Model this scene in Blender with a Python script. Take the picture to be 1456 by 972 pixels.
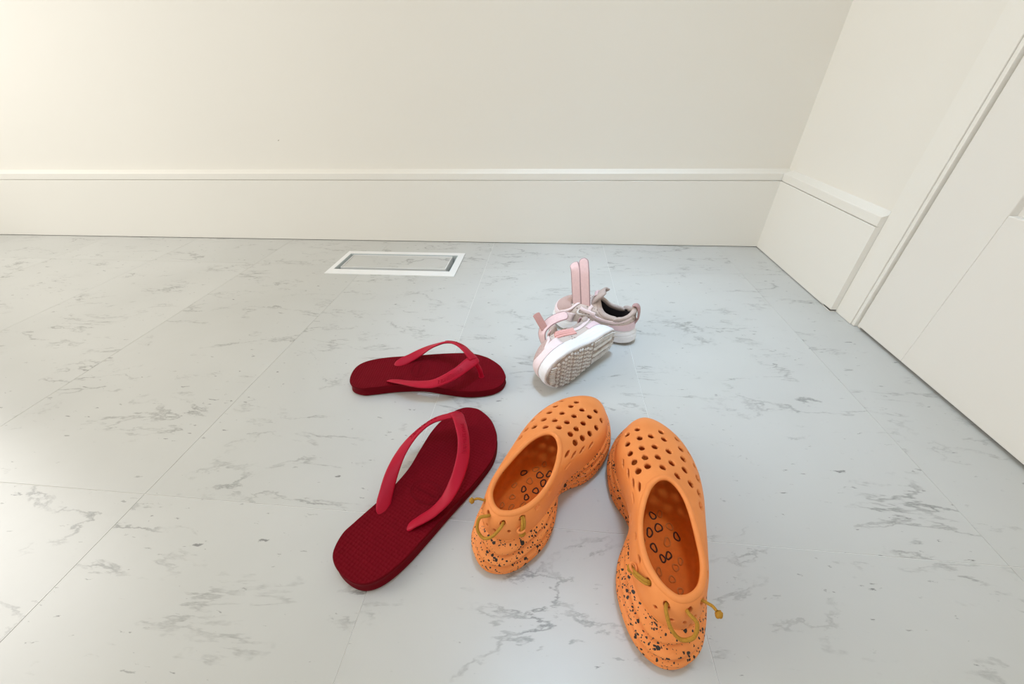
import bpy, bmesh, math, random
import numpy as np
from mathutils import Matrix, Vector

for o in list(bpy.data.objects):
    bpy.data.objects.remove(o, do_unlink=True)
scene = bpy.context.scene
COL = scene.collection
random.seed(7)

# ------------------------------------------------------------------ camera
cam_d = bpy.data.cameras.new('camera')
cam = bpy.data.objects.new('camera', cam_d)
COL.objects.link(cam)
cam_d.sensor_width = 36.0
cam_d.sensor_fit = 'HORIZONTAL'
cam_d.lens = 535.03 * 36.0 / 1456.0
cam_d.clip_start = 0.01
PITCH, ROLL, YAW = 0.949699638, -0.024510693, 0.110480486
rot = Matrix.Rotation(YAW, 4, 'Z') @ Matrix.Rotation(PITCH, 4, 'X') @ Matrix.Rotation(ROLL, 4, 'Z')
cam.matrix_world = Matrix.Translation((-0.56091, -1.04436, 0.400)) @ rot
scene.camera = cam

# ------------------------------------------------------------------ light
scene.view_settings.view_transform = 'Standard'
scene.view_settings.look = 'None'
scene.view_settings.gamma = 1.0
scene.view_settings.use_curve_mapping = False
scene.view_settings.exposure = -0.13
world = bpy.data.worlds.new('world')
scene.world = world
world.use_nodes = True
world.node_tree.nodes['Background'].inputs[0].default_value = (0.80, 0.90, 1.0, 1)
world.node_tree.nodes['Background'].inputs[1].default_value = 1.0


def area(name, loc, rot, sx, sy, power, col):
    d = bpy.data.lights.new(name, 'AREA')
    d.shape = 'RECTANGLE'
    d.size, d.size_y, d.energy, d.color = sx, sy, power, col
    o = bpy.data.objects.new(name, d)
    o.location = loc
    o.rotation_euler = rot
    COL.objects.link(o)
    return o


# daylight entering through the tall window in the left wall, the glazed door behind the camera and a roof window
area('window_daylight', (-2.83, -0.92, 1.15), (0, math.radians(-90), 0), 1.45, 1.35, 34, (1.0, 0.965, 0.91))
area('garden_door_daylight', (-0.95, -4.53, 1.05), (math.radians(90), 0, 0), 1.1, 1.9, 20, (1.0, 0.97, 0.92))
sky = area('roof_window_daylight', (-0.43, -0.41, 2.60), (0, 0, 0), 0.44, 0.62, 1.50, (0.53, 0.75, 1.0))
sky.data.spread = math.radians(27)       # daylight coming down the roof-window shaft

# ------------------------------------------------------------------ helpers


def new_obj(name, mesh, mat=None, parent=None, smooth=False):
    o = bpy.data.objects.new(name, mesh)
    COL.objects.link(o)
    if mat is not None:
        if isinstance(mat, (list, tuple)):
            for m in mat:
                mesh.materials.append(m)
        else:
            mesh.materials.append(mat)
    if parent is not None:
        o.parent = parent
    if smooth:
        mesh.polygons.foreach_set('use_smooth', [True] * len(mesh.polygons))
    return o


def pymesh(name, verts, faces, flip=False):
    me = bpy.data.meshes.new(name)
    v = [tuple(map(float, p)) for p in verts]
    f = [tuple(int(i) for i in (reversed(q) if flip else q)) for q in faces]
    me.from_pydata(v, [], f)
    me.update()
    return me


def thing(name, label, cat, loc=(0, 0, 0), rz=0.0, group=None):
    o = bpy.data.objects.new(name, None)
    COL.objects.link(o)
    o.empty_display_size = 0.02
    o.location = loc
    o.rotation_euler = (0, 0, rz)
    o['label'] = label
    o['category'] = cat
    if group:
        o['group'] = group
    return o


def struct(o, label=None, cat=None):
    o['kind'] = 'structure'
    if label:
        o['label'] = label
    if cat:
        o['category'] = cat
    return o


def boxes_mesh(name, bs, bevel=0.0, seg=2):
    """bs: list of (x0,x1,y0,y1,z0,z1)"""
    bm = bmesh.new()
    for x0, x1, y0, y1, z0, z1 in bs:
        r = bmesh.ops.create_cube(bm, size=1.0)
        for v in r['verts']:
            v.co = ((x0 + x1) / 2 + v.co.x * (x1 - x0), (y0 + y1) / 2 + v.co.y * (y1 - y0),
                    (z0 + z1) / 2 + v.co.z * (z1 - z0))
    if bevel > 0:
        bmesh.ops.bevel(bm, geom=list(bm.edges), offset=bevel, segments=seg, affect='EDGES', profile=0.5)
    me = bpy.data.meshes.new(name)
    bm.to_mesh(me)
    bm.free()
    return me


def prism_mesh(name, prof, axis, a, b):
    """extrude a 2D profile (list of (p,z)) along x ('x': p is y) or y ('y': p is x)"""
    n = len(prof)
    v = []
    for s in (a, b):
        for p, z in prof:
            v.append((s, p, z) if axis == 'x' else (p, s, z))
    f = [(i, (i + 1) % n, n + (i + 1) % n, n + i) for i in range(n)]
    f += [tuple(range(n - 1, -1, -1)), tuple(range(n, 2 * n))]
    me = pymesh(name, v, f)
    bm = bmesh.new()
    bm.from_mesh(me)
    bmesh.ops.recalc_face_normals(bm, faces=bm.faces)
    bm.to_mesh(me)
    bm.free()
    return me


def cr_closed(P, N):
    """periodic Catmull-Rom, N samples over the whole loop; sample k sits at knot parameter k*n/N"""
    P = np.asarray(P, float)
    n = len(P)
    u = np.arange(N) * n / N
    i = np.floor(u).astype(int)
    t = (u - i)[:, None]
    a, b, c, d = P[(i - 1) % n], P[i % n], P[(i + 1) % n], P[(i + 2) % n]
    return .5 * (2 * b + (-a + c) * t + (2 * a - 5 * b + 4 * c - d) * t ** 2 + (-a + 3 * b - 3 * c + d) * t ** 3)


def cr_open(P, N):
    P = np.asarray(P, float)
    P = np.vstack([2 * P[0] - P[1], P, 2 * P[-1] - P[-2]])
    n = len(P) - 3
    u = np.linspace(0, n, N)
    i = np.minimum(np.floor(u).astype(int), n - 1)
    t = (u - i)[:, None]
    a, b, c, d = P[i], P[i + 1], P[i + 2], P[i + 3]
    return .5 * (2 * b + (-a + c) * t + (2 * a - 5 * b + 4 * c - d) * t ** 2 + (-a + 3 * b - 3 * c + d) * t ** 3)


def unit(v):
    v = np.asarray(v, float)
    return v / np.maximum(np.linalg.norm(v, axis=-1, keepdims=True), 1e-12)


def tangents(P, closed=False):
    if closed:
        return unit(np.roll(P, -1, 0) - np.roll(P, 1, 0))
    return unit(np.gradient(P, axis=0))


def sweep(P, Nrm, hw, ht, closed=False, seg=12, power=2.6, shift=0.0):
    """rounded flat ribbon along P: half width hw along T x N, half thickness ht along N"""
    P = np.asarray(P, float)
    T = tangents(P, closed)
    Nrm = np.asarray(Nrm, float)
    Nrm = unit(Nrm - (Nrm * T).sum(1, keepdims=True) * T)
    Wd = np.cross(T, Nrm)
    hw = np.broadcast_to(hw, len(P))
    ht = np.broadcast_to(ht, len(P))
    ang = np.arange(seg) * 2 * np.pi / seg
    cx = np.sign(np.cos(ang)) * np.abs(np.cos(ang)) ** (2 / power)
    cy = np.sign(np.sin(ang)) * np.abs(np.sin(ang)) ** (2 / power)
    V = P[:, None] + Wd[:, None] * (hw[:, None] * cx)[..., None] + Nrm[:, None] * (ht[:, None] * cy + shift)[..., None]
    V = V.reshape(-1, 3)
    n = len(P)
    F = []
    rng = n if closed else n - 1
    for i in range(rng):
        j = (i + 1) % n
        for k in range(seg):
            l = (k + 1) % seg
            F.append((i * seg + k, i * seg + l, j * seg + l, j * seg + k))
    if not closed:
        F.append(tuple(range(seg - 1, -1, -1)))
        F.append(tuple((n - 1) * seg + k for k in range(seg)))
    return V, F


def tube(P, r, closed=False, seg=10):
    P = np.asarray(P, float)
    T = tangents(P, closed)
    ref = np.array([0.13, 0.27, 0.95])
    N0 = np.cross(T, np.cross(ref, T))
    # parallel transport
    N = np.zeros_like(P)
    N[0] = unit(N0[0])
    for i in range(1, len(P)):
        v = N[i - 1] - T[i] * np.dot(N[i - 1], T[i])
        N[i] = unit(v)
    return sweep(P, N, r, r, closed, seg, 2.0)


def merge(parts):
    V, F, o = [], [], 0
    for v, f in parts:
        V.append(np.asarray(v, float))
        F += [tuple(i + o for i in q) for q in f]
        o += len(v)
    return np.vstack(V), F


def recalc(me):
    bm = bmesh.new()
    bm.from_mesh(me)
    bmesh.ops.recalc_face_normals(bm, faces=bm.faces)
    bm.to_mesh(me)
    bm.free()
    return me


def grid_faces(T, N, closed=True):
    F = []
    for a in range(T - 1):
        for k in range(N if closed else N - 1):
            q = (k + 1) % N
            F.append((a * N + k, a * N + q, (a + 1) * N + q, (a + 1) * N + k))
    return F


def text_mesh(body, size, extrude):
    """lettering as raw vertices and faces in the xy plane"""
    cu = bpy.data.curves.new('lettering', 'FONT')
    cu.body = body
    cu.size = size
    cu.extrude = extrude
    cu.resolution_u = 2
    cu.align_x = 'CENTER'
    cu.align_y = 'CENTER'
    ob = bpy.data.objects.new('lettering', cu)
    COL.objects.link(ob)
    dg = bpy.context.evaluated_depsgraph_get()
    me = bpy.data.meshes.new_from_object(ob.evaluated_get(dg))
    V = np.array([v.co[:] for v in me.vertices])
    F = [tuple(p.vertices) for p in me.polygons]
    bpy.data.objects.remove(ob, do_unlink=True)
    bpy.data.meshes.remove(me)
    bpy.data.curves.remove(cu)
    return V, F


# ------------------------------------------------------------------ materials
class NT:
    def __init__(self, name):
        self.m = bpy.data.materials.new(name)
        self.m.use_nodes = True
        self.t = self.m.node_tree
        self.b = self.t.nodes['Principled BSDF']

    def n(self, typ, **kw):
        nd = self.t.nodes.new(typ)
        for k, v in kw.items():
            if k.startswith('i_'):
                key = k[2:]
                key = int(key) if key.isdigit() else key.replace('_', ' ')
                nd.inputs[key].default_value = v
            else:
                setattr(nd, k, v)
        return nd

    def l(self, a, b):
        self.t.links.new(a, b)

    def ramp(self, fac, stops, interp='LINEAR'):
        r = self.n('ShaderNodeValToRGB')
        r.color_ramp.interpolation = interp
        el = r.color_ramp.elements
        while len(el) < len(stops):
            el.new(0.5)
        for e, (p, c) in zip(el, stops):
            e.position = p
            e.color = c if len(c) == 4 else (*c, 1)
        self.l(fac, r.inputs[0])
        return r.outputs[0]

    def mix(self, fac, a, b, typ='MIX'):
        x = self.n('ShaderNodeMix', data_type='RGBA', blend_type=typ)
        for s, v in ((0, fac), (6, a), (7, b)):
            if hasattr(v, 'is_linked'):
                self.l(v, x.inputs[s])
            else:
                x.inputs[s].default_value = v if s == 0 else ((*v, 1) if len(v) == 3 else v)
        return x.outputs[2]

    def math(self, op, a, b=0.0):
        x = self.n('ShaderNodeMath', operation=op)
        for s, v in ((0, a), (1, b)):
            if hasattr(v, 'is_linked'):
                self.l(v, x.inputs[s])
            else:
                x.inputs[s].default_value = v
        return x.outputs[0]

    def coords(self, scale=(1, 1, 1), rot=(0, 0, 0), out='Object'):
        tc = self.n('ShaderNodeTexCoord')
        mp = self.n('ShaderNodeMapping')
        mp.inputs['Scale'].default_value = scale
        mp.inputs['Rotation'].default_value = rot
        self.l(tc.outputs[out], mp.inputs['Vector'])
        return mp.outputs[0]

    def noise(self, vec, scale, detail=3, rough=0.5, dist=0.0):
        x = self.n('ShaderNodeTexNoise', i_Scale=scale, i_Detail=detail, i_Roughness=rough, i_Distortion=dist)
        if vec is not None:
            self.l(vec, x.inputs['Vector'])
        return x.outputs[0]

    def bump(self, h, strength, dist):
        b = self.n('ShaderNodeBump')
        b.inputs['Strength'].default_value = strength
        b.inputs['Distance'].default_value = dist
        self.l(h, b.inputs['Height'])
        self.l(b.outputs[0], self.b.inputs['Normal'])

    def set(self, col=None, rough=0.5, spec=0.5, metal=0.0):
        if col is not None:
            if hasattr(col, 'is_linked'):
                self.l(col, self.b.inputs['Base Color'])
            else:
                self.b.inputs['Base Color'].default_value = (*col, 1)
        self.b.inputs['Roughness'].default_value = rough
        self.b.inputs['Specular IOR Level'].default_value = spec
        self.b.inputs['Metallic'].default_value = metal
        return self.m


def mat_plain(name, col, rough=0.5, spec=0.5, var=0.04, bump=0.0, scale=300):
    m = NT(name)
    vec = m.coords()
    nz = m.noise(vec, scale, 3)
    c = m.ramp(nz, [(0.3, tuple(x * (1 - var) for x in col)), (0.7, tuple(min(1, x * (1 + var)) for x in col))])
    if bump > 0:
        m.bump(nz, bump, 0.0005)
    return m.set(c, rough, spec)


def mat_wall(name, col, rough):
    m = NT(name)
    vec = m.coords()
    nz = m.noise(vec, 2.2, 2)
    c = m.ramp(nz, [(0.3, tuple(x * 0.985 for x in col)), (0.7, col)])
    fine = m.noise(vec, 420, 2)
    m.bump(fine, 0.06, 0.0006)
    return m.set(c, rough, 0.35)


M_WALL = mat_wall('warm_white_wall_paint', (0.85, 0.825, 0.765), 0.62)
M_TRIM = mat_wall('warm_white_trim_paint', (0.86, 0.84, 0.785), 0.38)
M_CEIL = mat_wall('ceiling_paint', (0.85, 0.84, 0.81), 0.8)


def mat_marble():
    m = NT('pale_grey_marble_tile')
    tc = m.n('ShaderNodeTexCoord')
    oi = m.n('ShaderNodeObjectInfo')
    off = m.n('ShaderNodeVectorMath', operation='SCALE')
    cmb = m.n('ShaderNodeCombineXYZ')
    m.l(oi.outputs['Random'], cmb.inputs[0])
    m.l(m.math('MULTIPLY', oi.outputs['Random'], 7.3), cmb.inputs[1])
    m.l(cmb.outputs[0], off.inputs[0])
    off.inputs['Scale'].default_value = 9.0
    add = m.n('ShaderNodeVectorMath', operation='ADD')
    m.l(tc.outputs['Object'], add.inputs[0])
    m.l(off.outputs[0], add.inputs[1])

    def mapped(scale, rz):
        mp = m.n('ShaderNodeMapping')
        mp.inputs['Scale'].default_value = scale
        mp.inputs['Rotation'].default_value = (0, 0, rz)
        m.l(add.outputs[0], mp.inputs['Vector'])
        return mp.outputs[0]
    base_n = m.noise(mapped((1, 1, 1), 0), 3.2, 5, 0.55, 0.4)
    base = m.ramp(base_n, [(0.25, (0.525, 0.53, 0.51)), (0.5, (0.56, 0.565, 0.545)), (0.75, (0.595, 0.60, 0.58))])
    # long thin veins: ridge of a stretched, distorted noise, broken up by a second noise
    vv = mapped((1.0, 3.2, 1), math.radians(-44))
    n1 = m.noise(vv, 3.8, 7, 0.62, 0.35)
    ridge = m.math('ABSOLUTE', m.math('SUBTRACT', n1, 0.5))
    line = m.ramp(ridge, [(0.0, (1, 1, 1)), (0.007, (0.6, 0.6, 0.6)), (0.016, (0, 0, 0))])
    brk = m.ramp(m.noise(mapped((1, 1.6, 1), math.radians(-44)), 7.0, 5, 0.68), [(0.48, (0, 0, 0)), (0.66, (1, 1, 1))])
    veins = m.math('MULTIPLY', line, brk)
    # short dark flecks lying along the same grain
    fl = m.noise(mapped((1.0, 3.2, 1), math.radians(-46)), 42, 4, 0.62, 0.3)
    fleck = m.ramp(fl, [(0.655, (0, 0, 0)), (0.70, (1, 1, 1))])
    fmask = m.ramp(m.noise(mapped((1, 1, 1), 0.3), 6.5, 2), [(0.38, (0, 0, 0)), (0.54, (1, 1, 1))])
    flecks = m.math('MULTIPLY', fleck, fmask)
    dark = m.math('MAXIMUM', m.math('MULTIPLY', veins, 0.85), m.math('MULTIPLY', flecks, 0.85))
    c = m.mix(dark, base, (0.13, 0.13, 0.125))
    # soft grey clouds hugging the veins
    cloud = m.ramp(ridge, [(0.0, (1, 1, 1)), (0.09, (0, 0, 0))])
    c = m.mix(m.math('MULTIPLY', m.math('MULTIPLY', cloud, brk), 0.13), c, (0.45, 0.45, 0.44))
    fine = m.noise(mapped((1, 1, 1), 0), 240, 3)
    m.bump(fine, 0.05, 0.0006)
    return m.set(c, 0.33, 1.0)


M_MARBLE = mat_marble()
M_GROUT = mat_plain('pale_joint_filler', (0.86, 0.85, 0.82), 0.8, 0.3)

# ------------------------------------------------------------------ room shell
WT = 0.02                     # wall face sits this far behind the baseboard face
X0, Y0, ZC = -2.9, -4.6, 2.6
VENT = (-1.1060, -0.8045, -0.2065, -0.1055)      # opening in the floor


def rect_minus(x0, x1, y0, y1, h):
    hx0, hx1, hy0, hy1 = h
    if hx1 <= x0 or hx0 >= x1 or hy1 <= y0 or hy0 >= y1:
        return [(x0, x1, y0, y1)]
    out = []
    a0, a1 = max(x0, hx0), min(x1, hx1)
    if x0 < a0:
        out.append((x0, a0, y0, y1))
    if a1 < x1:
        out.append((a1, x1, y0, y1))
    b0, b1 = max(y0, hy0), min(y1, hy1)
    if y0 < b0:
        out.append((a0, a1, y0, b0))
    if b1 < y1:
        out.append((a0, a1, b1, y1))
    return out


floor = new_obj('floor', boxes_mesh('floor', [(a, b, c, d, -0.06, -0.0004) for a, b, c, d in
                                              rect_minus(X0 - .1, 0.14, Y0 - .1, 0.12, VENT)]), M_GROUT)
struct(floor, 'pale grey marble tile floor with thin joints', 'floor')

XJ0, XJ = -0.1036, 0.3088
YJ0, YJ = -0.176, 0.653
G = 0.00032
tile_cache = {}
ix = -1
while XJ0 - ix * XJ > X0:
    tx1, tx0 = XJ0 - ix * XJ - G, XJ0 - (ix + 1) * XJ + G
    ix += 1
    tx1, tx0 = min(tx1, 0.10), max(tx0, X0)
    iy = -1
    while YJ0 - iy * YJ > Y0:
        ty1, ty0 = YJ0 - iy * YJ - G, YJ0 - (iy + 1) * YJ + G
        iy += 1
        ty1, ty0 = min(ty1, 0.10), max(ty0, Y0)
        cx, cy = (tx0 + tx1) / 2, (ty0 + ty1) / 2
        rs = rect_minus(tx0, tx1, ty0, ty1, VENT)
        key = None if len(rs) != 1 else (round(tx1 - tx0, 4), round(ty1 - ty0, 4))
        me = tile_cache.get(key) if key else None
        if me is None:
            me = boxes_mesh('tile', [(a - cx, b - cx, c - cy, d - cy, -0.006, 0.0) for a, b, c, d in rs])
            me.materials.append(M_MARBLE)
            if key:
                tile_cache[key] = me
        o = new_obj('tile', me, None, floor)
        o.location = (cx, cy, 0)

# walls (with the openings the daylight comes through)
wb = new_obj('wall_back', boxes_mesh('wall_back', [(X0 - .1, 0.12, WT, 0.12, -0.01, ZC)]), M_WALL)
struct(wb, 'plain warm white back wall above the tall baseboard', 'wall')
DY0, DY1 = -1.166, -0.4005                # door opening in the right wall
wr = new_obj('wall_right', boxes_mesh('wall_right', [(WT, 0.12, DY1, WT, -0.01, ZC), (WT, 0.12, Y0 - .1, DY0, -0.01, ZC),
                                                     (WT, 0.12, DY0, DY1, 2.05, ZC)]), M_WALL)
struct(wr, 'plain warm white side wall beside the door casing', 'wall')
wl = new_obj('wall_left', boxes_mesh('wall_left', [(X0 - .1, X0, Y0 - .1, -1.66, -0.01, ZC), (X0 - .1, X0, -0.18, WT, -0.01, ZC),
                                                   (X0 - .1, X0, -1.66, -0.18, -0.01, 0.35), (X0 - .1, X0, -1.66, -0.18, 1.95, ZC)]), M_WALL)
struct(wl, 'plain warm white wall with the tall window', 'wall')
wf = new_obj('wall_front', boxes_mesh('wall_front', [(X0 - .1, -1.55, Y0 - .1, Y0, -0.01, ZC), (-0.35, 0.12, Y0 - .1, Y0, -0.01, ZC),
                                                     (-1.55, -0.35, Y0 - .1, Y0, 2.05, ZC)]), M_WALL)
struct(wf, 'plain warm white wall with the glazed garden door', 'wall')
ce = new_obj('ceiling', boxes_mesh('ceiling', [(a, b, c, d, ZC, ZC + .05) for a, b, c, d in
                                                  rect_minus(X0 - .1, 0.12, Y0 - .1, 0.12, (-.71, -.17, -.77, -.03))]), M_CEIL)
struct(ce, 'plain white ceiling', 'ceiling')

m = NT('window_glass')
m.b.inputs['Transmission Weight'].default_value = 1.0
M_GLASS = m.set((0.95, 0.98, 1.0), 0.02, 0.5)
win = new_obj('window_1', boxes_mesh('window_1', [(X0 - .06, X0 - .01, -1.66, -1.60, .35, 1.95), (X0 - .06, X0 - .01, -.24, -.18, .35, 1.95),
                                                  (X0 - .06, X0 - .01, -1.66, -.18, .35, .41), (X0 - .06, X0 - .01, -1.66, -.18, 1.89, 1.95),
                                                  (X0 - .05, X0 - .02, -.94, -.90, .41, 1.89)], 0.003), M_TRIM)
struct(win, 'white window frame in the left wall', 'window')
new_obj('pane', boxes_mesh('pane', [(X0 - .037, X0 - .033, -1.60, -.94, .41, 1.89)]), M_GLASS, win)
new_obj('pane', boxes_mesh('pane', [(X0 - .037, X0 - .033, -.90, -.24, .41, 1.89)]), M_GLASS, win)
RW = (-.68, -.20, -.74, -.06)
win2 = new_obj('window_2', boxes_mesh('window_2', [(RW[0] - .03, RW[0], RW[2] - .03, RW[3] + .03, ZC, ZC + .30), (RW[1], RW[1] + .03, RW[2] - .03, RW[3] + .03, ZC, ZC + .30),
                                                   (RW[0], RW[1], RW[2] - .03, RW[2], ZC, ZC + .30), (RW[0], RW[1], RW[3], RW[3] + .03, ZC, ZC + .30)]), M_TRIM)
struct(win2, 'white shaft of the roof window', 'window')
new_obj('pane', boxes_mesh('pane', [(RW[0], RW[1], RW[2], RW[3], ZC + .27, ZC + .275)]), M_GLASS, win2)
gd = new_obj('door_2', boxes_mesh('door_2', [(-1.55, -1.47, Y0 - .06, Y0 - .01, 0, 2.05), (-.43, -.35, Y0 - .06, Y0 - .01, 0, 2.05),
                                             (-1.47, -.43, Y0 - .06, Y0 - .01, 0, .12), (-1.47, -.43, Y0 - .06, Y0 - .01, 1.97, 2.05)], 0.003), M_TRIM)
struct(gd, 'white framed glazed garden door', 'door')
new_obj('pane', boxes_mesh('pane', [(-1.47, -.43, Y0 - .037, Y0 - .033, .12, 1.97)]), M_GLASS, gd)

# baseboards: flat board, shadow groove, cap with a sloping top
BOARD_Z0, GROOVE, CAPZ, TOPZ = 0.0016, 0.1690, 0.1866, 0.1938


def baseboard(name, axis, a, b, label):
    w = WT + 0.001
    board = prism_mesh(name, [(0, BOARD_Z0), (w, BOARD_Z0), (w, GROOVE), (0.0006, GROOVE), (0, GROOVE - .0006)], axis, a, b)
    o = new_obj(name, board, M_TRIM)
    struct(o, label, 'baseboard')
    cap = prism_mesh('cap_moulding', [(0.0045, GROOVE), (0.0045, GROOVE + .0016), (0.0012, GROOVE + .0018), (0.0010, GROOVE + .0026), (0.0010, CAPZ - .0008),
                                      (0.0018, CAPZ), (WT, TOPZ), (w, TOPZ), (w, GROOVE)], axis, a, b)
    new_obj('cap_moulding', cap, M_TRIM, o)
    return o


baseboard('baseboard_back', 'x', X0, WT, 'tall cream white baseboard under the back wall')
br = baseboard('baseboard_right', 'y', -0.341, 0.0, 'tall cream white baseboard between corner and door casing')
new_obj('floor_block', boxes_mesh('floor_block', [(0.0, 0.012, -0.3410, -0.3172, 0.0, 0.0040)]), M_TRIM, br)

# door casing, stop bead and door in the right wall
cs = new_obj('trim_1', boxes_mesh('trim_1', [(0.0105, WT + .001, -0.387, -0.3412, 0.0004, 2.09)], 0.0007), M_TRIM)
struct(cs, 'flat cream door casing standing beside the baseboard end', 'door casing')
new_obj('stop_bead', boxes_mesh('stop_bead', [(0.0125, WT + .001, -0.3942, -0.3874, 0.0004, 2.05)], 0.0006), M_TRIM, cs)
cs2 = new_obj('trim_2', boxes_mesh('trim_2', [(0.0105, WT + .001, -1.226, -1.172, 0.0004, 2.09), (0.0105, WT + .001, -1.172, -.3875, 2.052, 2.10)], 0.0007), M_TRIM)
struct(cs2, 'flat cream casing on the far side of the door', 'door casing')
M_DOOR = mat_wall('door_paint', (0.82, 0.80, 0.755), 0.35)
door = new_obj('door_1', boxes_mesh('door_1', [(0.0165, 0.056, -0.505, -0.3975, 0.004, 2.04), (0.0165, 0.056, -1.163, -1.055, 0.004, 2.04),
                                               (0.0165, 0.056, -1.055, -.505, 0.004, 0.24), (0.0165, 0.056, -1.055, -.505, 0.92, 1.06),
                                               (0.0165, 0.056, -1.055, -.505, 1.92, 2.04)], 0.0012), M_DOOR)
struct(door, 'white panelled door in the side wall', 'door')
for z0, z1 in ((0.24, 0.92), (1.06, 1.92)):
    new_obj('panel', boxes_mesh('panel', [(0.027, 0.046, -1.056, -0.504, z0 - .001, z1 + .001)], 0.0), M_DOOR, door)

# tiny scuff on the back wall
a = np.linspace(0, 2 * np.pi, 14, endpoint=False)
ring = np.c_[.0026 * np.cos(a), np.zeros(14), .0010 * np.sin(a) + .0011 * np.cos(a)]
sc = new_obj('scuff_mark', recalc(pymesh('scuff_mark', np.vstack([ring, ring * .9 + [0, -.0004, 0]]),
                                         grid_faces(2, 14) + [tuple(range(13, -1, -1)), tuple(range(14, 28))])), mat_plain('scuff', (0.42, 0.38, 0.32), 0.8), wb)
sc.location = (-1.2926, WT + .0001, 0.2652)

# ------------------------------------------------------------------ floor register
m = NT('white_enamel')
M_ENAMEL = m.set((0.88, 0.89, 0.89), 0.3, 0.5)
M_SLEEVE = mat_plain('galvanised_sleeve', (0.62, 0.68, 0.69), 0.4, 0.5)
M_DUCT = mat_plain('dark_duct', (0.16, 0.18, 0.19), 0.7, 0.3)
vx0, vx1, vy0, vy1 = -1.120, -0.7890, -0.2285, -0.0855
ix0, ix1, iy0, iy1 = VENT
vc = ((vx0 + vx1) / 2, (vy0 + vy1) / 2)
reg = thing('floor_register', 'white rectangular floor vent with a stone insert by the back wall', 'floor vent', (vc[0], vc[1], 0))


def rel(bs):
    return [(a - vc[0], b - vc[0], c - vc[1], d - vc[1], e, f) for a, b, c, d, e, f in bs]


def ring_mesh(name, o, i, z0, z1, slope=0.0):
    """rectangular frame, outer rect o, inner rect i, outer top edge lowered by slope"""
    v = []
    for (a, b, c, d), z in ((o, z0), (o, z1 - slope), (i, z1), (i, z0)):
        v += [(a - vc[0], c - vc[1], z), (b - vc[0], c - vc[1], z), (b - vc[0], d - vc[1], z), (a - vc[0], d - vc[1], z)]
    f = []
    for l in range(4):
        n = (l + 1) % 4
        for k in range(4):
            q = (k + 1) % 4
            f.append((l * 4 + k, l * 4 + q, n * 4 + q, n * 4 + k))
    return recalc(pymesh(name, v, f))


new_obj('frame', ring_mesh('frame', (vx0, vx1, vy0, vy1), (ix0, ix1, iy0, iy1), 0.0, 0.0034, 0.0016), M_ENAMEL, reg)
new_obj('sleeve', ring_mesh('sleeve', (ix0 + .0001, ix1 - .0001, iy0 + .0001, iy1 - .0001), (ix0 + .0014, ix1 - .0014, iy0 + .0014, iy1 - .0014), -0.055, 0.003), M_SLEEVE, reg)
new_obj('duct_bottom', boxes_mesh('duct_bottom', rel([(ix0 + .0002, ix1 - .0002, iy0 + .0002, iy1 - .0002, -0.058, -0.055)])), M_DUCT, reg)
tx0, tx1, ty0, ty1 = -1.0955, -0.8195, -0.1910, -0.1105
tr = new_obj('tray', ring_mesh('tray', (tx0, tx1, ty0, ty1), (tx0 + .0018, tx1 - .0018, ty0 + .0018, ty1 - .0018), -0.016, 0.0018), M_ENAMEL, reg)
new_obj('tray_bottom', boxes_mesh('tray_bottom', rel([(tx0, tx1, ty0, ty1, -0.018, -0.016)])), M_ENAMEL, reg)
new_obj('stone_insert', boxes_mesh('stone_insert', rel([(tx0 + .002, tx1 - .002, ty0 + .002, ty1 - .002, -0.0155, 0.0006)])), M_MARBLE, reg)
for xx in (-1.05, -0.865):
    new_obj('bracket', boxes_mesh('bracket', rel([(xx - .006, xx + .006, iy0 + .0012, iy1 - .0012, -0.023, -0.0182)])), M_SLEEVE, reg)
    new_obj('bracket_foot', boxes_mesh('bracket_foot', rel([(xx - .004, xx + .004, iy0 + .05, iy0 + .056, -0.055, -0.023)])), M_SLEEVE, reg)

# ------------------------------------------------------------------ flip-flops


def mat_rubber_red(name, col, tex):
    m = NT(name)
    vec = m.coords()
    nz = m.noise(vec, 90, 2)
    c = m.ramp(nz, [(0.3, tuple(x * 0.93 for x in col)), (0.7, col)])
    if tex:
        mp = m.coords((1.0, 1.0, 0.0))
        v = m.n('ShaderNodeTexVoronoi', i_Scale=270.0, i_Randomness=0.2)
        m.l(mp, v.inputs['Vector'])
        m.bump(v.outputs['Distance'], 0.8, 0.0012)
    else:
        m.bump(m.noise(vec, 900, 2), 0.10, 0.0003)
    return m


M_FOOTBED = mat_rubber_red('dark_red_footbed_rubber', (0.160, 0.0015, 0.0075), True).set(None, 0.7, 0.07)
M_SOLE = mat_rubber_red('dark_red_sole_rubber', (0.135, 0.0012, 0.006), False).set(None, 0.65, 0.07)
M_STRAP = mat_rubber_red('bright_red_strap_rubber', (0.43, 0.002, 0.024), False).set(None, 0.48, 0.22)
for mm in (M_FOOTBED, M_SOLE, M_STRAP):
    nt = mm.node_tree
    rp = [n for n in nt.nodes if n.type == 'VALTORGB'][0]
    nt.links.new(rp.outputs[0], nt.nodes['Principled BSDF'].inputs['Base Color'])

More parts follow.
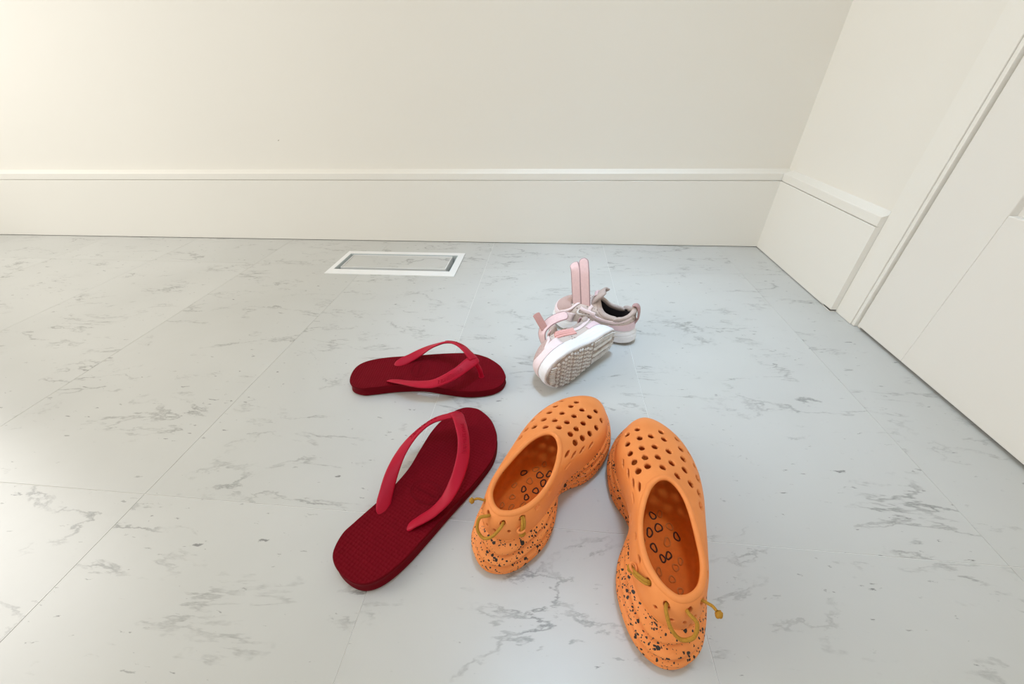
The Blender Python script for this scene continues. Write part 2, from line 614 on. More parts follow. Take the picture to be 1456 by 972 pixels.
FF = [(.2445, .012), (.2455, 0.0), (.237, -.0225), (.2205, -.041), (.2055, -.0505), (.19, -.0565), (.172, -.0588),
      (.1364, -.0562), (.0983, -.0508), (.0676, -.0472), (.0406, -.0433), (.0192, -.0366), (.0063, -.0271), (.0007, -.0145),
      (.0005, .002), (.0045, .0165), (.0125, .0262), (.0285, .0318), (.0432, .0303), (.074, .0255), (.1025, .0237),
      (.1258, .0251), (.1534, .0314), (.1811, .0368), (.2037, .0370), (.2259, .0322), (.2392, .0230)]
MED = [(.0625, .0110, .0125), (.070, .0150, .0165), (.080, .0200, .0196), (.100, .0292, .0243), (.120, .0360, .0275), (.140, .0388, .0310), (.160, .0350, .0372),
       (.178, .0255, .0432), (.190, .0128, .0458), (.198, .0040, .0462)]
LAT = [(.063, -.0225, .0125), (.070, -.0268, .0160), (.080, -.0335, .0180), (.090, -.0396, .0202), (.105, -.0455, .0262), (.120, -.0470, .0340), (.135, -.0452, .0415),
       (.150, -.0404, .0488), (.165, -.0310, .0540), (.178, -.0190, .0560), (.189, -.0075, .0525), (.198, .0020, .0465)]


def sole_top_z(x):
    return np.interp(x, [0, .06, .12, .17, .25], [.0168, .0165, .0150, .0135, .0130])


def flip_flop(label, loc, rz, s):
    t = thing('flip_flop', label, 'flip-flop', loc, rz, 'pair of dark red flip-flops on the floor')
    fl = s < 0
    N = 216
    o = cr_closed(FF, N)
    nrm = np.c_[-tangents(o, True)[:, 1], tangents(o, True)[:, 0]]
    cen = np.array([.12, -.01])
    if ((o - cen) * nrm).sum() < 0:
        nrm = -nrm
    zt = sole_top_z(o[:, 0])
    loops = []
    for off, k in ((-.0025, -1), (-.0006, 0.0), (0.0, 0.12), (-.0008, 0.30), (-.0012, .55), (-.0004, 0.80), (0.0, 0.93), (-.0008, 1.0)):
        z = np.full(N, 0.0003) if k <= 0 else zt * k
        if k == 0.0:
            z = np.full(N, 0.001)
        loops.append(np.c_[o + nrm * off, z])
    V = np.vstack(loops)
    F = []
    L = len(loops)
    for a in range(L - 1):
        for k in range(N):
            q = (k + 1) % N
            F.append((a * N + k, a * N + q, (a + 1) * N + q, (a + 1) * N + k))
    F.append(tuple(range(N)))
    V = V * [1, s, 1]
    new_obj('sole', recalc(pymesh('sole', V, F)), M_SOLE, t, True)
    # footbed: graded loops toward a centre line, with a shallow heel cup
    base = o + nrm * -.0008
    spine = np.c_[np.clip(base[:, 0], .045, .195), np.interp(base[:, 0], [0, .05, .12, .19, .25], [-.006, -.007, -.014, -.011, -.008])]
    V, F = [], []
    R = 16
    for a in range(R):
        f = (a / (R - 1)) ** 0.8
        p = base * (1 - f) + spine * f
        z = sole_top_z(p[:, 0]) - 0.0011 * np.clip(f * 3, 0, 1) * np.interp(p[:, 0], [0, .05, .14, .25], [1, 1, .5, .4])
        z += 0.00005
        V.append(np.c_[p, z])
    V = np.vstack(V)
    for a in range(R - 1):
        for k in range(N):
            q = (k + 1) % N
            F.append((a * N + k, a * N + q, (a + 1) * N + q, (a + 1) * N + k))
    me = pymesh('footbed', V * [1, s, 1], F, fl)
    bm = bmesh.new()
    bm.from_mesh(me)
    bmesh.ops.remove_doubles(bm, verts=bm.verts, dist=1e-6)
    bmesh.ops.recalc_face_normals(bm, faces=bm.faces)
    if sum(f.normal.z * f.calc_area() for f in bm.faces) < 0:
        bmesh.ops.reverse_faces(bm, faces=bm.faces)
    bm.to_mesh(me)
    bm.free()
    fb = new_obj('footbed', me, M_FOOTBED, t, True)
    # oval emblem pressed into the footbed
    c0 = np.array([.107, -.0145])
    parts = []
    for rx, ry, hw in ((.0135, .0195, .0006), (.0112, .0170, .0003)):
        a = np.linspace(0, 2 * np.pi, 72, endpoint=False)
        P = np.c_[c0[0] + rx * np.cos(a), c0[1] + ry * np.sin(a), np.zeros(72)]
        P[:, 2] = sole_top_z(P[:, 0]) - .0008
        parts.append(sweep(P, np.tile([0, 0, 1.], (72, 1)), hw, .00045, True, 8))
    tv, tf = text_mesh('havaianas', .0068, .0003)
    q = np.c_[c0[0] + tv[:, 1], c0[1] - tv[:, 0] * s * 1.0, tv[:, 2]]
    q[:, 2] += sole_top_z(q[:, 0]) - .0007
    V, F = merge(parts)
    new_obj('oval_emblem', recalc(pymesh('oval_emblem', V * [1, s, 1], F)), M_SOLE, fb, True)
    new_obj('emblem_lettering', recalc(pymesh('emblem_lettering', q * [1, s, 1], tf)), M_SOLE, fb)
    # the two arms of the strap, fused at the toe post
    parts = []
    letters = []
    for side, P in ((1, MED), (-1, LAT)):
        n = 70
        P = cr_open(P, n)
        u = np.linspace(0, 1, n)
        al = np.radians(np.interp(u, [0, .12, .30, .50, .72, .9, 1], [-28, -38, -25, 12, 38, 30, 8]))
        Nn = np.c_[np.interp(u, [0, .5, .85, 1], [-.1, -.05, .12, .30]), side * np.sin(al), np.cos(al)]
        hw = np.interp(u, [0, .025, .07, .16, .30, .5, .8, .93, 1], [.0014, .0042, .0066, .0080, .0076, .0070, .0080, .0090, .0085])
        ht = np.interp(u, [0, .05, .2, .6, 1], [.0012, .0020, .0022, .0019, .0022])
        V, F = sweep(P, Nn, hw, ht, False, 16, 2.5)
        parts.append((V, F))
        # raised lettering on the outer face of each arm
        T = tangents(P)
        Nn = unit(Nn - (Nn * T).sum(1, keepdims=True) * T)
        W = np.cross(T, Nn)
        arc = np.r_[0, np.cumsum(np.linalg.norm(np.diff(P, axis=0), axis=1))]
        lv, lf = text_mesh('havaianas', .0098, .0006)
        mid = arc[-1] * 0.72
        da = 1               # reads towards the toe
        a = np.clip(mid + lv[:, 0] * 1.1 * da, 0, arc[-1])
        g = np.stack([np.interp(a, arc, P[:, k]) for k in range(3)], 1)
        gN = unit(np.stack([np.interp(a, arc, Nn[:, k]) for k in range(3)], 1))
        gW = unit(np.stack([np.interp(a, arc, W[:, k]) for k in range(3)], 1))
        g = g + gW * (lv[:, 1] * -da * s)[:, None] + gN * (.00205 + lv[:, 2])[:, None]
        letters.append((g, lf))
    a = np.linspace(0, 2 * np.pi, 24, endpoint=False)
    jn = unit(np.array([.26, 0, .96]))
    ja = unit(np.array([.96, 0, -.26]))
    jc = np.array([.1975, .0028, .0452])
    rings = []
    for ph in np.linspace(-1.45, 1.45, 11):
        rings.append(jc + (ja * (np.cos(a) * .0088)[:, None] + np.array([0, 1., 0]) * (np.sin(a) * .0092)[:, None]) * (abs(math.cos(ph)) ** .6) + jn * .0026 * math.sin(ph))
    parts.append((np.vstack(rings), grid_faces(11, 24) + [tuple(range(23, -1, -1)), tuple(range(240, 264))]))
    V, F = merge(parts)
    st = new_obj('strap', recalc(pymesh('strap', V * [1, s, 1], F)), M_STRAP, t, True)
    for V, F in letters:
        new_obj('strap_lettering', recalc(pymesh('strap_lettering', V * [1, s, 1], F)), M_STRAP, st)
    P = cr_open([(.2075, .0022, .0115), (.2068, .0022, .020), (.2045, .0024, .030), (.2005, .0026, .040), (.1985, .0028, .0445)], 24)
    rr = np.interp(np.linspace(0, 1, 24), [0, .1, .5, .85, 1], [.0050, .0038, .0034, .0042, .0055])
    V, F = tube(P, rr, False, 14)
    new_obj('toe_post', recalc(pymesh('toe_post', V * [1, s, 1], F)), M_STRAP, t, True)
    return t


flip_flop('dark red rubber flip-flop lying diagonally beside the orange clog heel', (-.7444, -.9004, 0), math.atan2(.9225, .3859), 1)
flip_flop('dark red rubber flip-flop lying parallel to the wall beside the pink sneakers', (-.8665, -.6177, 0), math.radians(4.918), -1)

# ------------------------------------------------------------------ orange clogs


def mat_clog(name, speck):
    m = NT(name)
    vec = m.coords()
    nz = m.noise(vec, 38, 4)
    c = m.ramp(nz, [(0.25, (0.79, 0.245, 0.058)), (0.75, (0.87, 0.295, 0.080))])
    fine = m.noise(vec, 800, 2)
    if speck:
        dst = m.n('ShaderNodeVectorMath', operation='ADD')
        wob = m.n('ShaderNodeTexNoise', i_Scale=420.0, i_Detail=1.0)
        m.l(vec, wob.inputs['Vector'])
        sc_ = m.n('ShaderNodeVectorMath', operation='SCALE')
        m.l(wob.outputs['Color'], sc_.inputs[0])
        sc_.inputs['Scale'].default_value = 0.0022
        m.l(vec, dst.inputs[0])
        m.l(sc_.outputs[0], dst.inputs[1])
        for scale, lo, size in ((260.0, .50, .36), (480.0, .42, .40), (135.0, .78, .30)):
            v = m.n('ShaderNodeTexVoronoi', i_Scale=scale, i_Randomness=1.0)
            m.l(dst.outputs[0], v.inputs['Vector'])
            sep = m.n('ShaderNodeSeparateColor')
            m.l(v.outputs['Color'], sep.inputs[0])
            on = m.math('GREATER_THAN', sep.outputs[0], lo)
            near = m.math('LESS_THAN', v.outputs['Distance'], m.math('MULTIPLY', sep.outputs[1], size * 1.25))
            c = m.mix(m.math('MULTIPLY', on, near), c, (0.022, 0.018, 0.015))
    m.bump(fine, 0.12, 0.0004)
    return m.set(c, 0.56, 0.35)


M_CLOG = mat_clog('orange_foam', False)
M_CLOGSOLE = mat_clog('speckled_orange_foam', True)
M_CLOGBED = mat_plain('orange_footbed_foam', (0.78, 0.165, 0.012), 0.62, 0.25, 0.06, 0.1, 200)
M_NUB = mat_plain('orange_nub_foam', (0.62, 0.165, 0.025), 0.6, 0.3)
M_WORN = mat_plain('blackened_worn_nub', (0.07, 0.022, 0.010), 0.6, 0.3)
M_CORD = mat_plain('olive_mustard_cord', (0.44, 0.215, 0.022), 0.7, 0.3, 0.15, 0.3, 900)
M_CORDTIP = mat_plain('cord_tip', (0.85, 0.20, 0.05), 0.5, 0.4)

# plan loops of the left clog, heel -> inner side -> toe -> outer side; y positive is the outer side
CA = [(-.004, .010), (.002, -.006), (.018, -.0165), (.040, -.0235), (.060, -.0235), (.080, -.0175), (.098, -.0110), (.114, -.0155),
      (.135, -.0285), (.160, -.0345), (.188, -.0335), (.212, -.0250), (.233, -.0105), (.2425, .005), (.2335, .0225), (.213, .0405),
      (.188, .051), (.160, .056), (.130, .055), (.100, .050), (.070, .046), (.040, .042), (.015, .036), (.001, .025)]
CF = [(.008, .010), (.012, -.003), (.025, -.0140), (.042, -.0195), (.060, -.0210), (.080, -.0205), (.098, -.0205), (.116, -.0235),
      (.135, -.0290), (.160, -.0330), (.186, -.0315), (.210, -.0235), (.231, -.0098), (.2398, .005), (.2325, .0225), (.213, .0390),
      (.188, .0495), (.160, .0545), (.130, .0540), (.100, .0500), (.070, .0460), (.042, .0410), (.021, .0325), (.011, .0220)]
CFZ = [.040, .040, .040, .040, .040, .040, .040, .039, .037, .035, .033, .031, .029, .028, .029, .031, .033, .035, .037, .039, .040, .040, .040, .040]
CR_ = [(.0195, .011), (.0225, .003), (.029, -.0045), (.040, -.0115), (.054, -.0160), (.068, -.0172), (.080, -.0162), (.091, -.0138),
       (.1005, -.0108), (.109, -.0072), (.1145, -.003), (.118, .001), (.1197, .005), (.1203, .009), (.1197, .0125), (.1177, .0165),
       (.114, .0205), (.108, .0245), (.099, .028), (.086, .0308), (.070, .033), (.050, .034), (.033, .030), (.023, .021)]
CRZ = [.0670, .0671, .0673, .068, .0695, .071, .0725, .074, .0755, .077, .0785, .0795, .080, .0802, .0798, .079,
       .0778, .0765, .075, .073, .0705, .0685, .067, .067]
HOLES = [(.1961, -.0106, .0578), (.1965, .0169, .0589), (.1849, .0039, .0602), (.1806, -.0089, .0570), (.1828, .0182, .0553),
         (.1668, .0047, .0635), (.1622, -.0080, .0606), (.1626, .0183, .0610), (.1509, .0060, .0683), (.1481, -.0068, .0639),
         (.1443, .0186, .0695), (.1340, .0061, .0750), (.1351, -.0051, .0676), (.1679, -.0236, .0547), (.1586, -.0195, .0495),
         (.1416, -.0162, .0537), (.1254, -.0137, .0612), (.1917, .0349, .0496), (.1824, .0367, .0435), (.1572, .0317, .0561),
         (.1409, .0314, .0596), (.1696, .0489, .0406), (.1521, .0461, .0438)]
# regularised: (x, y) positions in plan, spread as on the real vamp
HOLES = [(.1985, -.0105), (.1985, .0165), (.1860, .0035), (.1815, -.0092), (.1835, .0175), (.1675, .0047), (.1630, -.0085), (.1635, .0190),
         (.1505, .0062), (.1480, -.0070), (.1450, .0190), (.1345, .0085), (.1345, -.0055), (.1910, -.0215), (.1720, -.0225), (.1560, -.0205),
         (.1420, -.0175), (.1290, -.0150), (.1930, .0345), (.1760, .0345), (.1585, .0335), (.1415, .0320), (.1275, .0215),
         (.1760, .0455), (.1570, .0470), (.1390, .0460), (.1245, .0350), (.1190, .0430), (.1050, .0415), (.1160, -.0200), (.1020, -.0196), (.0890, -.0200), (.1300, -.0235), (.1460, -.0275), (.1100, -.0150)]


class Upper:
    def __init__(self, Fc, Fz, Rc, Rz, N):
        self.n = len(Fc)
        self.F = cr_closed(np.c_[Fc, Fz], N)
        self.R = cr_closed(np.c_[Rc, Rz], N)
        self.N = N
        self.k1, self.k2, self.kz = .56, .5, .17

    def grid(self, ts):
        F, R = self.F, self.R
        h = np.linalg.norm(F[:, :2] - R[:, :2], axis=1)
        P1 = F.copy()
        P1[:, 2] += self.k1 * (R[:, 2] - F[:, 2])
        P2 = R.copy()
        P2[:, :2] += self.k2 * (F[:, :2] - R[:, :2])
        P2[:, 2] -= self.kz * h
        t = np.asarray(ts)[:, None, None]
        return (1 - t) ** 3 * F + 3 * (1 - t) ** 2 * t * P1 + 3 * (1 - t) * t * t * P2 + t ** 3 * R   # [T,N,3]

    def prep(self, T=61):
        self.ts = np.linspace(0, 1, T)
        self.G = self.grid(self.ts)
        du = np.roll(self.G, -1, 1) - np.roll(self.G, 1, 1)
        dt = np.gradient(self.G, axis=0)
        nn = unit(np.cross(du, dt))
        c = self.G.mean((0, 1))
        if ((self.G - c) * nn).sum() < 0:
            nn = -nn
        self.NN = nn

    def at(self, u, t, off=0.0):
        """u in knots (wraps), t 0..1"""
        fu = (np.asarray(u, float) % self.n) * self.N / self.n
        ft = np.clip(np.asarray(t, float), 0, 1) * (len(self.ts) - 1)
        i = np.floor(fu).astype(int) % self.N
        j = (i + 1) % self.N
        a = np.minimum(np.floor(ft).astype(int), len(self.ts) - 2)
        wu, wt = (fu - np.floor(fu))[..., None], (ft - a)[..., None]

        def bl(A):
            return (A[a, i] * (1 - wu) + A[a, j] * wu) * (1 - wt) + (A[a + 1, i] * (1 - wu) + A[a + 1, j] * wu) * wt
        n = unit(bl(self.NN))
        return bl(self.G) + n * np.asarray(off)[..., None], n


def punch(V, F, U, centers, ra, rb):
    """cut round holes in a dense sheet: snap verts near each rim, drop the faces inside"""
    V = V.copy()
    Fa = np.array(F)
    keep = np.ones(len(Fa), bool)
    for (c, n, r1, r2) in centers:
        d = V - c
        near = np.where((d * d).sum(1) < (2.2 * max(r1, r2)) ** 2)[0]
        ax = np.array([1.0, 0, 0])
        ax = unit(ax - n * np.dot(ax, n))
        bx = np.cross(n, ax)
        dl = V[near] - c
        ea, eb = dl @ ax / r1, dl @ bx / r2
        rho = np.sqrt(ea ** 2 + eb ** 2)
        sp = 0.0006 / min(r1, r2)
        s = np.abs(rho - 1) < sp
        idx = near[s]
        k = (1 / rho[s] - 1)[:, None]
        V[idx] += (dl[s] @ ax)[:, None] * ax * k + (dl[s] @ bx)[:, None] * bx * k
        inside = np.zeros(len(V), bool)
        fc = np.isin(Fa, near).any(1) & keep
        fi = np.where(fc)[0]
        cen = V[Fa[fi]].mean(1) - c
        rr = np.sqrt((cen @ ax / r1) ** 2 + (cen @ bx / r2) ** 2)
        dn = np.abs(cen @ n)
        keep[fi[(rr < 1) & (dn < 2.2 * max(r1, r2))]] = False
    return V, Fa[keep].tolist()


def clog(label, loc, rz, s, cords):
    t = thing('clog', label, 'clog', loc, rz, 'pair of orange perforated clogs')
    fl = s < 0
    N = 432
    S = [1, s, 1]
    U = Upper(CF, CFZ, CR_, CRZ, N)
    U.prep(101)
    T = 112
    ts = np.linspace(0, 1, T) ** 0.93
    Gd = U.grid(ts)
    # moulded flutes running down the sides of the vamp
    V = Gd.reshape(-1, 3)
    F = grid_faces(T, N)
    flat = U.G.reshape(-1, 3)
    fn = U.NN.reshape(-1, 3)
    cs_ = []
    for x, y in HOLES:
        d = (flat[:, 0] - x) ** 2 + (flat[:, 1] - y) ** 2 - 0.0 * flat[:, 2]
        k = d.argmin()
        side = abs(fn[k][2])
        cs_.append((flat[k], fn[k], .0045, .0034) if (x, y) in HOLES[:29] else (flat[k], fn[k], .0058, .0017))
    heel_holes = [(0.75, .62), (2.15, .66), (3.3, .62), (23.2, .62), (22.15, .60), (21.1, .66), (4.4, .60)]
    for u, tt in heel_holes:
        p, n = U.at(u, tt)
        cs_.append((p, n, .0032, .0024))
    # shallow dimples low on the heel are cut as smaller holes
    for u, tt in ((0.2, .30), (23.4, .28), (22.7, .36), (1.2, .34), (22.9, .12)):
        p, n = U.at(u, tt)
        cs_.append((p, n, .0016, .0019))
    V, F = punch(V, F, U, cs_, .003, .003)
    me = pymesh('upper', V * S, F, fl)
    # orient outward
    c0 = np.array([.12, .01 * s, .04])
    chk = sum(p.area * (Vector(p.center) - Vector(c0)).dot(p.normal) for p in me.polygons)
    if chk < 0:
        me.flip_normals()
    up = new_obj('upper', me, M_CLOG, t, True)
    sm = up.modifiers.new('thickness', 'SOLIDIFY')
    sm.thickness = 0.0034
    sm.offset = -1
    # rolled collar around the opening
    k = np.arange(0, N, 2)
    p = U.R[k] + U.NN[-1][k] * -.0012
    V, F = sweep(p, U.NN[-1][k], .0030, .0024, True, 12, 2.0)
    new_obj('collar_rim', recalc(pymesh('collar_rim', V * S, F)), M_CLOG, t, True)
    # seam at the back of the heel
    # sole: layered, rippled foam
    A = cr_closed(CA, N)
    n2 = np.c_[tangents(A, True)[:, 1], -tangents(A, True)[:, 0]]
    if ((A - A.mean(0)) * n2).sum() < 0:
        n2 = -n2
    Ft = U.F
    un = np.arange(N) * 24 / N
    spring = np.interp(A[:, 0], [0, .16, .20, .24], [0.0, 0.0, .003, .011])
    L = 46
    loops = [np.c_[A + n2 * -.005, spring + .0002]]
    for j in range(L):
        q = j / (L - 1)
        ease = np.clip((q - .42) / .58, 0, 1) ** 1.7
        xy = A * (1 - ease) + Ft[:, :2] * ease
        z = spring + (Ft[:, 2] + .0015 - spring) * q
        wave = q * 3.9 + .22 * np.sin(un * 2 * np.pi / 24 * 3 + .6) + .12 * np.sin(un * 2 * np.pi / 24 * 7)
        rib = np.abs(np.sin(np.pi * wave)) ** .6
        amp = np.interp(un % 24, [0, 3, 6, 7.5, 9.5, 13, 16, 20, 24], [.0078, .0066, .0036, .0034, .0048, .0036, .0030, .0040, .0078])
        rnd = np.clip(q / .09, 0, 1)
        off = amp * (rib - .55) * np.clip((1 - q) / .12, 0, 1) * rnd + .0022 * np.sin(np.pi * min(1, q * 1.25)) - .003 * (1 - np.sqrt(rnd * (2 - rnd)))
        loops.append(np.c_[xy + n2 * off[:, None], z])
    loops.append(np.c_[Ft[:, :2] + (U.NN[0][:, :2] * -.004), Ft[:, 2] + .0005])
    V = np.vstack(loops)
    F = grid_faces(len(loops), N) + [tuple(range(N - 1, -1, -1))]
    new_obj('sole', recalc(pymesh('sole', V * S, F)), M_CLOGSOLE, t, True)
    # footbed inside
    ins = Ft[:, :2] - n2 * .0034

    def fbz(x):
        return np.interp(x, [0, .04, .10, .16, .24], [.031, .029, .028, .024, .023])
    spine = np.c_[np.clip(ins[:, 0], .045, .185), np.interp(ins[:, 0], [0, .06, .12, .2], [.010, .013, .014, .008])]
    loops = [np.c_[ins, Ft[:, 2] + .002]]
    for f in (.05, .11, .2, .35, .5, .7, .85, 1.0):
        p = ins * (1 - f) + spine * f
        z = fbz(p[:, 0]) + .006 * max(0, 1 - f / .18) ** 2
        loops.append(np.c_[p, z])
    V = np.vstack(loops)
    me = pymesh('footbed', V * S, grid_faces(len(loops), N))
    bm = bmesh.new()
    bm.from_mesh(me)
    bmesh.ops.remove_doubles(bm, verts=bm.verts, dist=1e-6)
    bmesh.ops.recalc_face_normals(bm, faces=bm.faces)
    if sum(f.normal.z * f.calc_area() for f in bm.faces) < 0:
        bmesh.ops.reverse_faces(bm, faces=bm.faces)
    bm.to_mesh(me)
    bm.free()
    fb = new_obj('footbed', me, M_CLOGBED, t, True)
    # oval ring nubs of the footbed, some of them worn black
    rng = random.Random(5 if s > 0 else 11)
    for (nx, ny, rr, worn) in [(.098, .010, 5.0, 1), (.091, .001, 4.6, 1), (.084, .016, 4.6, 0), (.103, .020, 4.2, 0), (.108, .004, 4.4, 1),
                               (.078, .006, 4.2, 1), (.073, .018, 3.8, 1), (.068, .010, 3.6, 1), (.092, .026, 4.2, 1), (.060, .020, 3.6, 0),
                               (.056, .008, 3.4, 0), (.050, .018, 3.4, 0), (.046, .004, 3.2, 0), (.080, -.006, 3.8, 0), (.064, -.004, 3.4, 1),
                               (.044, .024, 3.2, 0), (.115, .014, 4.0, 0), (.118, -.002, 3.8, 0), (.070, .026, 3.2, 0), (.052, -.003, 3.0, 0)]:
        nx += rng.uniform(-.002, .002)
        ny += rng.uniform(-.002, .002)
        rr *= .62e-3
        a = np.linspace(0, 2 * np.pi, 20, endpoint=False)
        wb_ = 1 + .16 * np.sin(2 * a + rng.uniform(0, 6)) + .10 * np.sin(3 * a + rng.uniform(0, 6))
        P = np.c_[nx + rr * 1.45 * wb_ * np.cos(a), ny + rr * wb_ * np.sin(a), np.zeros(20)]
        P[:, 2] = fbz(P[:, 0]) + .0003
        V, F = sweep(P, np.tile([0, 0, 1.], (20, 1)), .00075, .0007, True, 6, 2.0)
        new_obj('worn_nub' if worn else 'nub', recalc(pymesh('nub', V * S, F)), M_WORN if worn else M_NUB, fb, True)
    # elastic drawcord threaded through the heel
    for path, r in cords:
        P = []
        for u, tt, off in path:
            p, n = U.at(u, tt, off)
            P.append(p)
        V, F = tube(cr_open(P, 60), r, False, 10)
        new_obj('drawcord', recalc(pymesh('drawcord', V * S, F)), M_CORD, t, True)
    return t, U, S


CORDS_L = [
    # slack loop between two outer heel holes
    ([(23.35, .62, -.004), (23.4, .63, .003), (23.15, .50, .008), (23.3, .26, .010), (23.75, .16, .009), (0.25, .30, .007), (0.62, .52, .004), (.75, .60, .001), (.78, .63, -.004)], .0015),
    ([(2.15, .66, -.004), (2.12, .66, .001), (2.0, .55, .0035), (1.9, .42, .004), (1.86, .36, .004)], .0013),
    ([(2.22, .66, -.004), (2.22, .66, .001), (2.14, .55, .0035), (2.02, .42, .004), (1.94, .36, .004)], .0013),
    ([(22.15, .62, -.004), (22.15, .63, .002), (22.1, .60, .007), (22.1, .55, .010)], .0012)]
CORDS_R = [
    ([(23.35, .62, -.004), (23.4, .63, .003), (23.15, .50, .008), (23.3, .26, .010), (23.75, .16, .009), (0.25, .30, .007), (0.62, .52, .004), (.75, .60, .001), (.78, .63, -.004)], .0015),
    ([(2.15, .66, -.004), (2.2, .68, .002), (2.5, .58, .004), (2.75, .46, .004), (2.9, .40, .004)], .0014),
    ([(2.10, .62, -.004), (2.12, .62, .002), (2.4, .53, .004), (2.65, .42, .004), (2.85, .36, .004)], .0014),
    ([(22.15, .62, -.004), (22.15, .63, .002), (22.1, .60, .007), (22.1, .55, .010)], .0012)]


def lock(t, U, S, u, tt, off, size, flat_mat):
    """little cord lock: knotted olive bead behind an orange toggle disc"""
    p, n = U.at(u, tt, off)
    bm = bmesh.new()
    bmesh.ops.create_uvsphere(bm, u_segments=12, v_segments=8, radius=size)
    rng = random.Random(3)
    for v in bm.verts:
        v.co *= 1 + rng.uniform(-.18, .18)
        v.co.x *= 1.25
    q = Vector(n * np.array(S)).to_track_quat('Z', 'Y').to_matrix()
    for v in bm.verts:
        v.co = q @ v.co + Vector(p * np.array(S))
    me = bpy.data.meshes.new('cord_knot')
    bm.to_mesh(me)
    bm.free()
    new_obj('cord_knot', me, M_CORD, t, True)
    if flat_mat is None:
        return
    p2, n2 = U.at(u, tt + .10, off * .8)
    d = unit(p2 - p)
    a = np.linspace(0, 2 * np.pi, 20, endpoint=False)
    e1 = unit(np.cross(d, n))
    ring = p2 + e1 * (np.cos(a) * .0034)[:, None] + n * (np.sin(a) * .0026)[:, None]
    V, F = sweep(ring, np.tile(d, (20, 1)), .0012, .0010, True, 8, 2.0)
    new_obj('cord_toggle', recalc(pymesh('cord_toggle', V * S, F)), flat_mat, t, True)


t, U, S = clog('orange perforated foam clog with its heel next to the diagonal flip-flop', (-.5992, -.8759, 0), math.radians(61.5), 1, CORDS_L)
lock(t, U, S, 1.85, .28, .0045, .0026, M_CLOG)
lock(t, U, S, 22.1, .50, .012, .0025, None)
t, U, S = clog('orange perforated foam clog standing beside the other clog, away from the flip-flops', (-.4638, -.9304, 0), math.radians(83.1), -1, CORDS_R)
lock(t, U, S, 2.98, .33, .0045, .0028, M_CLOG)
lock(t, U, S, 22.1, .50, .012, .0025, None)

# ------------------------------------------------------------------ child's sneakers


def mat_mesh(name, col, dark, scale, thr):
    m = NT(name)
    vec = m.coords()
    v = m.n('ShaderNodeTexVoronoi', i_Scale=scale, i_Randomness=0.35)
    m.l(vec, v.inputs['Vector'])
    c = m.ramp(v.outputs['Distance'], [(thr, dark), (thr + .12, col)])
    m.bump(v.outputs['Distance'], 0.4, 0.0006)
    return m.set(c, 0.75, 0.25)


M_QUARTER = mat_mesh('taupe_dotted_fabric', (0.64, 0.55, 0.505), (0.30, 0.235, 0.215), 175, .20)
M_TOEMESH = mat_mesh('rosy_taupe_mesh', (0.56, 0.40, 0.37), (0.30, 0.20, 0.19), 520, .22)
M_PINK = mat_plain('pale_pink_synthetic', (0.80, 0.575, 0.58), 0.5, 0.4, 0.04)
M_PALE = mat_plain('very_pale_pink_synthetic', (0.86, 0.72, 0.73), 0.45, 0.4, 0.03)
M_LILAC = mat_plain('pale_lilac_pink_synthetic', (0.80, 0.62, 0.67), 0.5, 0.4, 0.03)
M_ROSE = mat_plain('salmon_pink_webbing', (0.82, 0.43, 0.40), 0.6, 0.3, 0.05)
M_COLLAR = mat_plain('taupe_padded_lining', (0.50, 0.41, 0.375), 0.8, 0.2, 0.08, 0.2)
M_MAUVE = mat_plain('mauve_webbing', (0.45, 0.28, 0.27), 0.65, 0.3, 0.06, 0.2)
M_HOOK = mat_plain('dusty_rose_hook_tape', (0.58, 0.33, 0.31), 0.8, 0.2, 0.1, 0.4, 1200)
M_STITCH = mat_plain('mauve_edge_stitching', (0.42, 0.27, 0.28), 0.8, 0.2)
M_MIDSOLE = mat_plain('white_foam_midsole', (0.86, 0.86, 0.88), 0.5, 0.4, 0.02)
M_LINING = mat_plain('dark_plum_insole', (0.05, 0.045, 0.055), 0.8, 0.2)
M_TREAD = mat_plain('dirty_white_rubber_tread', (0.74, 0.72, 0.70), 0.6, 0.3, 0.12, 0.2, 120)
M_TREADBASE = mat_plain('dirt_filled_tread_ground', (0.42, 0.365, 0.325), 0.8, 0.2, 0.2, 0.2, 120)
M_WHITE = mat_plain('white_print', (0.9, 0.88, 0.87), 0.4, 0.4, 0.01)

SF = [(.004, 0), (.008, -.0120), (.018, -.0190), (.034, -.0215), (.052, -.0210), (.070, -.0225), (.090, -.0262), (.110, -.0280), (.128, -.0240), (.141, -.0135), (.1455, 0)]
SF = SF + [(x, -y) for x, y in SF[-2:0:-1]]
SFZ = [.026, .026, .0255, .025, .024, .023, .0225, .0225, .023, .0245, .0255]
SFZ = SFZ + SFZ[-2:0:-1]
SR = [(.0070, 0), (.0090, -.0075), (.0155, -.0140), (.027, -.0195), (.040, -.0205), (.053, -.0192), (.061, -.0160), (.0655, -.0110), (.0685, -.0070), (.070, -.0033), (.0705, 0)]
SR = SR + [(x, -y) for x, y in SR[-2:0:-1]]
SRZ = [.0630, .0605, .0530, .0465, .0445, .0475, .0545, .0605, .0640, .0655, .0660]
SRZ = SRZ + SRZ[-2:0:-1]
SB = [(-.002, 0), (.003, -.0138), (.015, -.0212), (.034, -.0238), (.052, -.0235), (.070, -.0255), (.090, -.0295), (.110, -.0312), (.130, -.0268), (.1445, -.0150), (.150, 0)]
SB = SB + [(x, -y) for x, y in SB[-2:0:-1]]


